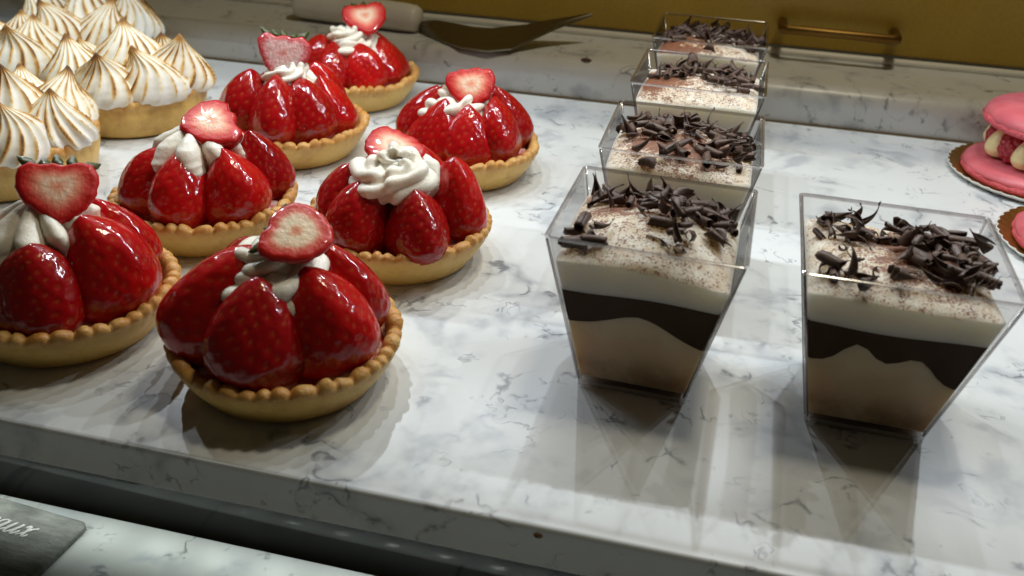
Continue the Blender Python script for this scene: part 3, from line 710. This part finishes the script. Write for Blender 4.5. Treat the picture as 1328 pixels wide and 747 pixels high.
cup('clear cup of layered cream and dark chocolate at the front of the row of four', -.0131, .2727, -.036, 1,
    [(-.68, .45, .14, 7, 1), (.05, .25, .24, 17, 1), (.50, .15, .20, 13, 1), (-.10, .78, .25, 5, .6), (.82, .45, .10, 4, 1), (-.68, -.55, .12, 5, 1), (.28, -.55, .06, 3, 1)],
    [(.05, -1, .0062, .55), (-.5, .8, .003, .5)], lowr=.0035, cocoa=(-.2, .6), ztop=.0495, slant=(-.0010, 0))
cup('clear cup second in the row of four, curls scattered all over its cocoa dusted cream', -.0100, .3524, -.004, 2,
    [(-.65, .20, .2, 13, 1), (-.1, .1, .28, 12, 1), (.5, .2, .25, 14, 1), (0, .7, .4, 8, .7), (.6, -.4, .15, 5, 1), (-.1, -.55, .2, 4, 1)],
    [(0, -1, .006, .6)], cocoa=(0, -.2), ztop=.0500, dome=.0055)
cup('clear cup third in the row of four, thick cocoa dust beside its curls', -.0085, .4385, -.023, 3,
    [(.0, .35, .22, 14, 1), (.5, .3, .25, 16, 1), (-.3, .5, .2, 8, 1), (.55, -.25, .16, 6, 1), (-.45, .05, .12, 4, .5)],
    [(.1, -1, .006, .6)], cocoa=(-.7, .0), ztop=.0500, dome=.0050)
cup('clear cup last in the row of four, against the marble ledge, heaped with dark curls', -.0079, .5235, -.010, 4,
    [(-.5, .1, .2, 14, 1), (0, .1, .3, 18, 1), (.5, .1, .25, 16, 1), (.8, 0, .1, 5, 1)],
    [(0, -1, .006, .6)], cocoa=(-.6, -.6), ztop=.0490, dome=.0060)
cup('clear cup standing apart from the row of four, dark shards overhanging one rim', .0613, .2732, -.017, 5,
    [(-.62, .72, .16, 7, 1), (-.45, .30, .16, 6, 1), (.05, .55, .18, 7, 1), (.60, .35, .22, 20, 1), (.55, -.15, .22, 12, 1), (.85, -.35, .10, 6, 1), (-.75, -.62, .14, 7, 1), (-.15, -.70, .16, 3, 1)],
    [(-.38, -1, .0085, .26), (.36, -1, .0072, .30)], lowr=.0035, zc=.0405, cocoa=(.35, .1), ztop=.0495, slant=(.0002, 0))

# ------------------------------------------------------------------ macarons on gold boards
def make_board():
    nb = 44; nu = nb * 6; th = np.linspace(0, 2 * PI, nu, False); m = np.abs(np.cos(th * nb / 2)) ** .7
    P = [(.020, .0, 0, 1), (.0415, .0, 0, 1), (.0440, .0012, .6, 1), (.0452, .0024, 1, 1), (.0455, .0029, 1, 1), (.0450, .0031, 1, 0), (.0436, .0020, .6, 0), (.0412, .0009, 0, 0), (.0200, .0009, 0, 0)]
    V = np.concatenate([np.stack([(r + w * .0011 * m) * np.cos(th), (r + w * .0011 * m) * np.sin(th), np.full(nu, z)], 1) for r, z, w, _ in P])
    F = grid_faces(nu, len(P)); MI = []
    for j in range(len(P) - 1): MI += [1 if P[j + 1][3] or P[j][3] else 0] * nu
    F.append(tuple(range(nu))[::-1]); F.append(tuple(range(len(V) - nu, len(V)))); MI += [1, 0]
    return mesh('cake_board', V, F, [M['goldcard'], M['cardedge']], mat_idx=MI)
BOARD = make_board()
def make_macaron_shell(R, H, seed, flip=False):
    rg = np.random.default_rng(seed); nu, nv = 96, 20; th = np.linspace(0, 2 * PI, nu, False); V = []
    V.append(np.stack([R * .3 * np.cos(th), R * .3 * np.sin(th), np.full(nu, .0008)], 1))
    V.append(np.stack([R * .93 * np.cos(th), R * .93 * np.sin(th), np.full(nu, .0004)], 1))
    for j in range(nv):
        t = j / (nv - 1) * PI / 2; r = R * math.cos(t) ** .62 + .0004; z = .0032 + (H - .0032) * math.sin(t) ** .85
        V.append(np.stack([r * np.cos(th), r * np.sin(th), np.full(nu, z) + .0003 * np.sin(3 * th + seed)], 1))
    V = np.concatenate(V)
    if flip: V[:, 2] = H - V[:, 2]
    F = grid_faces(nu, nv + 2); F.append(tuple(range(nu))[::-1]); F.append(tuple(range(len(V) - nu, len(V))))
    return recalc(mesh('macaron_shell', V, F, M['macaron']))
def make_skirt(R, seed):
    rg = np.random.default_rng(seed); nu = 160; th = np.linspace(0, 2 * PI, nu, False)
    w = np.interp(th, np.linspace(0, 2 * PI, 61), np.append(rg.uniform(-1, 1, 60), 0)) + .6 * np.sin(7 * th + seed)
    P = [(-.0022, .0002), (.0004, .0000), (.0013, .0010), (.0014, .0022), (.0004, .0034), (-.0022, .0036)]
    V = np.concatenate([np.stack([(R + dr + .0007 * w * (dr > 0)) * np.cos(th), (R + dr + .0007 * w * (dr > 0)) * np.sin(th), dz + .0004 * w], 1) for dr, dz in P])
    return recalc(mesh('ruffled_foot', V, grid_faces(nu, len(P)), M['macaron_foot']))
def make_raspberry():
    nu, nv = 64, 40; th = np.linspace(0, 2 * PI, nu, False); V = []
    k = np.arange(56); sz = 1 - 2 * (k + .5) / 56; sa = k * 2.39996; rr = np.sqrt(1 - sz ** 2); Q = np.stack([rr * np.cos(sa), rr * np.sin(sa), sz], 1)
    for j in range(nv):
        p = PI * j / (nv - 1); D = np.stack([math.sin(p) * np.cos(th), math.sin(p) * np.sin(th), np.full(nu, math.cos(p))], 1)
        d = np.sqrt(((D[:, None] - Q[None]) ** 2).sum(-1)).min(1); b = np.sqrt(np.clip(1 - (d / .27) ** 2, 0, 1))
        V.append(D * (.86 + .16 * b)[:, None] * np.array([1, 1, 1.18]))
    return mesh('raspberry', np.concatenate(V), grid_faces(nu, nv), M['rasp'])
RASP = make_raspberry()
def make_drop():
    nu, nv = 24, 18; th = np.linspace(0, 2 * PI, nu, False); V = []
    for j in range(nv):
        t = j / (nv - 1); r = (.0062 * math.sqrt(max(0, 1 - (2 * min(t / .7, 1) - 1) ** 2)) if t < .35 else .0062 * (1 - ((t - .35) / .65) ** 1.8) * .9 + .00062 * (1 - t)) + .0001
        V.append(np.stack([r * np.cos(th), r * np.sin(th), np.full(nu, t * .021)], 1))
    return mesh('cream_dollop', np.concatenate(V), grid_faces(nu, nv), M['vanilla'])
DROP = make_drop()
MAC = [make_macaron_shell(.0385, .0105, 1), make_macaron_shell(.0345, .0125, 2), make_skirt(.0385, 3), make_skirt(.0342, 4)]
def macaron(x, y, k, bl, ml):
    b = tag(add('cake_board', BOARD), bl, 'cake board', 'gold boards under the raspberry macarons'); b.location = (x, y, .0003); b.rotation_euler.z = k
    t = thing('raspberry_macaron', ml, 'macaron', (x, y, .0013), 0, 'raspberry macarons on gold boards')
    lo = add('macaron_shell', MAC[0], t); add('ruffled_foot', MAC[2], lo)
    hi = add('macaron_shell', MAC[1], t, Matrix.Translation((-.0005, 0, .0258)) @ Matrix.Rotation(math.radians(3), 4, 'Y')); add('ruffled_foot', MAC[3], hi)
    face = math.atan2(-y, -x)
    for i in range(9):
        a = face + math.radians(-40 + 40 * i + k * 25); rr = .0225
        add('raspberry', RASP, t, axis_matrix((rr * math.cos(a), rr * math.sin(a), .0180), (0, 0, 1), i * 1.1, (.0088, .0088, .0080)))
        a += math.radians(20); rr = .0275
        add('cream_dollop', DROP, t, axis_matrix((rr * math.cos(a), rr * math.sin(a), .0095), (-.12 * math.cos(a), -.12 * math.sin(a), 1), 0, (1, 1, .84)))
macaron(.1730, .512, 0, 'scalloped gold cake board against the marble ledge under the whole raspberry macaron', 'pink raspberry macaron sandwich with cream drops, next to the marble ledge')
macaron(.1806, .424, 1, 'scalloped gold cake board of which only the rim shows, nearer the lone cup', 'pink raspberry macaron barely in view beyond the lone dessert cup')

# ------------------------------------------------------------------ cake server on the ledge
srv = thing('cake_server', 'cake server with white handle and cranked steel blade lying on the marble ledge', 'cake server', (-.199, .594, .0228))
B = Vector((-.199, .594, .0228))
P0, P1 = Vector((-.2905, .5975, .0330)), Vector((-.1995, .5910, .0318))
d = (P1 - P0); pts = [P0 + d * s - B for s in (0, .02, .06, .3, .6, .9, .97, 1.0)]
V, F = tube(pts, [.0070, .0090, .0098, .0100, .0097, .0093, .0086, .0070], 20)
add('handle', mesh('handle', V, F, M['plastic']), srv)
# blade: rows (upper edge, lower edge) from the neck down to the heel on the ledge, then up to the tip
rows = [((-.2010, .5945, .0285), (-.1995, .5895, .0240)), ((-.1900, .5960, .0300), (-.1880, .5800, .0236)), ((-.1780, .5950, .0296), (-.1755, .5690, .0234)),
        ((-.1640, .5925, .0290), (-.1630, .5620, .0232)), ((-.1500, .5925, .0292), (-.1440, .5600, .0232)),
        ((-.1400, .5935, .0312), (-.1300, .5640, .0250)), ((-.1280, .5960, .0330), (-.1195, .5755, .0290)), ((-.1120, .5995, .0370), (-.1070, .5880, .0342)), ((-.0870, .6040, .0422), (-.0862, .6030, .0416))]
V = []; nr = len(rows)
for th in (0, .0011):
    for a, b in rows:
        a, b = Vector(a) - B, Vector(b) - B
        for s in (0, .33, .67, 1):
            p = a.lerp(b, s); V.append((p.x, p.y, p.z + th + (.0004 * math.sin(PI * s))))
n1 = nr * 4; F = []
for i in range(nr - 1):
    for j in range(3):
        q = i * 4 + j; F += [(q, q + 1, q + 5, q + 4), (n1 + q, n1 + q + 4, n1 + q + 5, n1 + q + 1)]
    for j in (0, 3): q = i * 4 + j; F.append((q, q + 4, n1 + q + 4, n1 + q))
for i in (0, nr - 1):
    for j in range(3): q = i * 4 + j; F.append((q, q + 1, n1 + q + 1, n1 + q))
add('blade', recalc(mesh('blade', V, F, M['steel'], smooth=False)), srv)

# crumb on the ledge
def crumb(loc, s, seed):
    rg = np.random.default_rng(seed); bm = bmesh.new(); bmesh.ops.create_icosphere(bm, subdivisions=2, radius=1)
    for v in bm.verts: v.co *= 1 + .25 * rg.uniform(-1, 1); v.co.z *= .5
    me = bpy.data.meshes.new('chocolate_crumb'); bm.to_mesh(me); bm.free(); me.materials.append(M['curl'])
    o = add('chocolate_crumb', me); o.location = loc; o.scale = (s * 1.6, s, s); return o
tag(crumb((-.0825, .5665, .0232), .0019, 1), 'dark chocolate crumb lying on the rounded edge of the marble ledge', 'crumb')

# ------------------------------------------------------------------ price card on the lower ledge
card = thing('sign_card', 'dark slate name card with white script lettering on the lower ledge', 'sign', (-.2333, .1895, -.0598))
def rrect(x0, x1, y0, y1, r, z, seg=6):
    P = []
    for cx, cy, a0 in ((x1 - r, y1 - r, 0), (x0 + r, y1 - r, 90), (x0 + r, y0 + r, 180), (x1 - r, y0 + r, 270)):
        for k in range(seg + 1): a = math.radians(a0 + 90 * k / seg); P.append((cx + r * math.cos(a), cy + r * math.sin(a), z))
    return P
V, F = loft([rrect(-.0385, .0385, -.0170, .0170, .003, 0), rrect(-.0385, .0385, -.0170, .0170, .003, .0018), rrect(-.0380, .0380, -.0165, .0165, .0028, .0022)], True, True)
add('slate_plate', mesh('slate_plate', V, F, M['slate'], smooth=False), card)
card.rotation_euler.z = math.radians(-4.0)
def script(strokes, x0, y0, s, z, slant=.45):
    V = []; F = []
    for st in strokes:
        p = np.array(st, float); out = []
        for k in range(len(p) - 1):                              # Catmull-Rom
            a, b, c, d_ = p[max(k - 1, 0)], p[k], p[k + 1], p[min(k + 2, len(p) - 1)]
            for u in np.linspace(0, 1, 6, False):
                out.append(.5 * (2 * b + (c - a) * u + (2 * a - 5 * b + 4 * c - d_) * u * u + (3 * b - a - 3 * c + d_) * u ** 3))
        out.append(p[-1])
        pts = [(x0 + (q[0] + slant * q[1]) * s, y0 + q[1] * s, z) for q in out]
        rad = []
        for k in range(len(pts)):
            q0, q1 = out[max(k - 1, 0)], out[min(k + 1, len(out) - 1)]; down = abs(q1[1] - q0[1]) / (np.hypot(*(q1 - q0)) + 1e-9); rad.append(s * (.045 + .075 * down))
        v, f = tube(pts, rad, 6); b = len(V); V += [(x, y, z + (zz - z) * .25) for x, y, zz in v]; F += [tuple(i + b for i in q) for q in f]
    return V, F
L_e = lambda o: [(o + .0, .35), (o + .45, .62), (o + .42, .95), (o + .15, .90), (o + .05, .45), (o + .25, .02), (o + .65, .25)]
L_a = lambda o: [(o + .62, .85), (o + .30, .98), (o + .02, .50), (o + .20, .02), (o + .50, .35), (o + .66, .95), (o + .62, .25), (o + .78, .02), (o + 1.05, .35)]
L_u = lambda o: [(o + .0, .35), (o + .15, .95), (o + .10, .25), (o + .30, .0), (o + .58, .35), (o + .70, .95), (o + .66, .25), (o + .82, .0), (o + 1.08, .40)]
L_x = lambda o: [[(o + .0, .75), (o + .18, .98), (o + .35, .50), (o + .52, .02), (o + .80, .25)], [(o + .78, .95), (o + .50, .75), (o + .30, .30), (o + .02, .05)]]
V, F = script([L_e(-1.9), L_a(-1.2), L_u(-.15), *L_x(.95)], .0135, .0035, .0052, .0023)
add('lettering', mesh('lettering', V, F, M['chalk']), card)
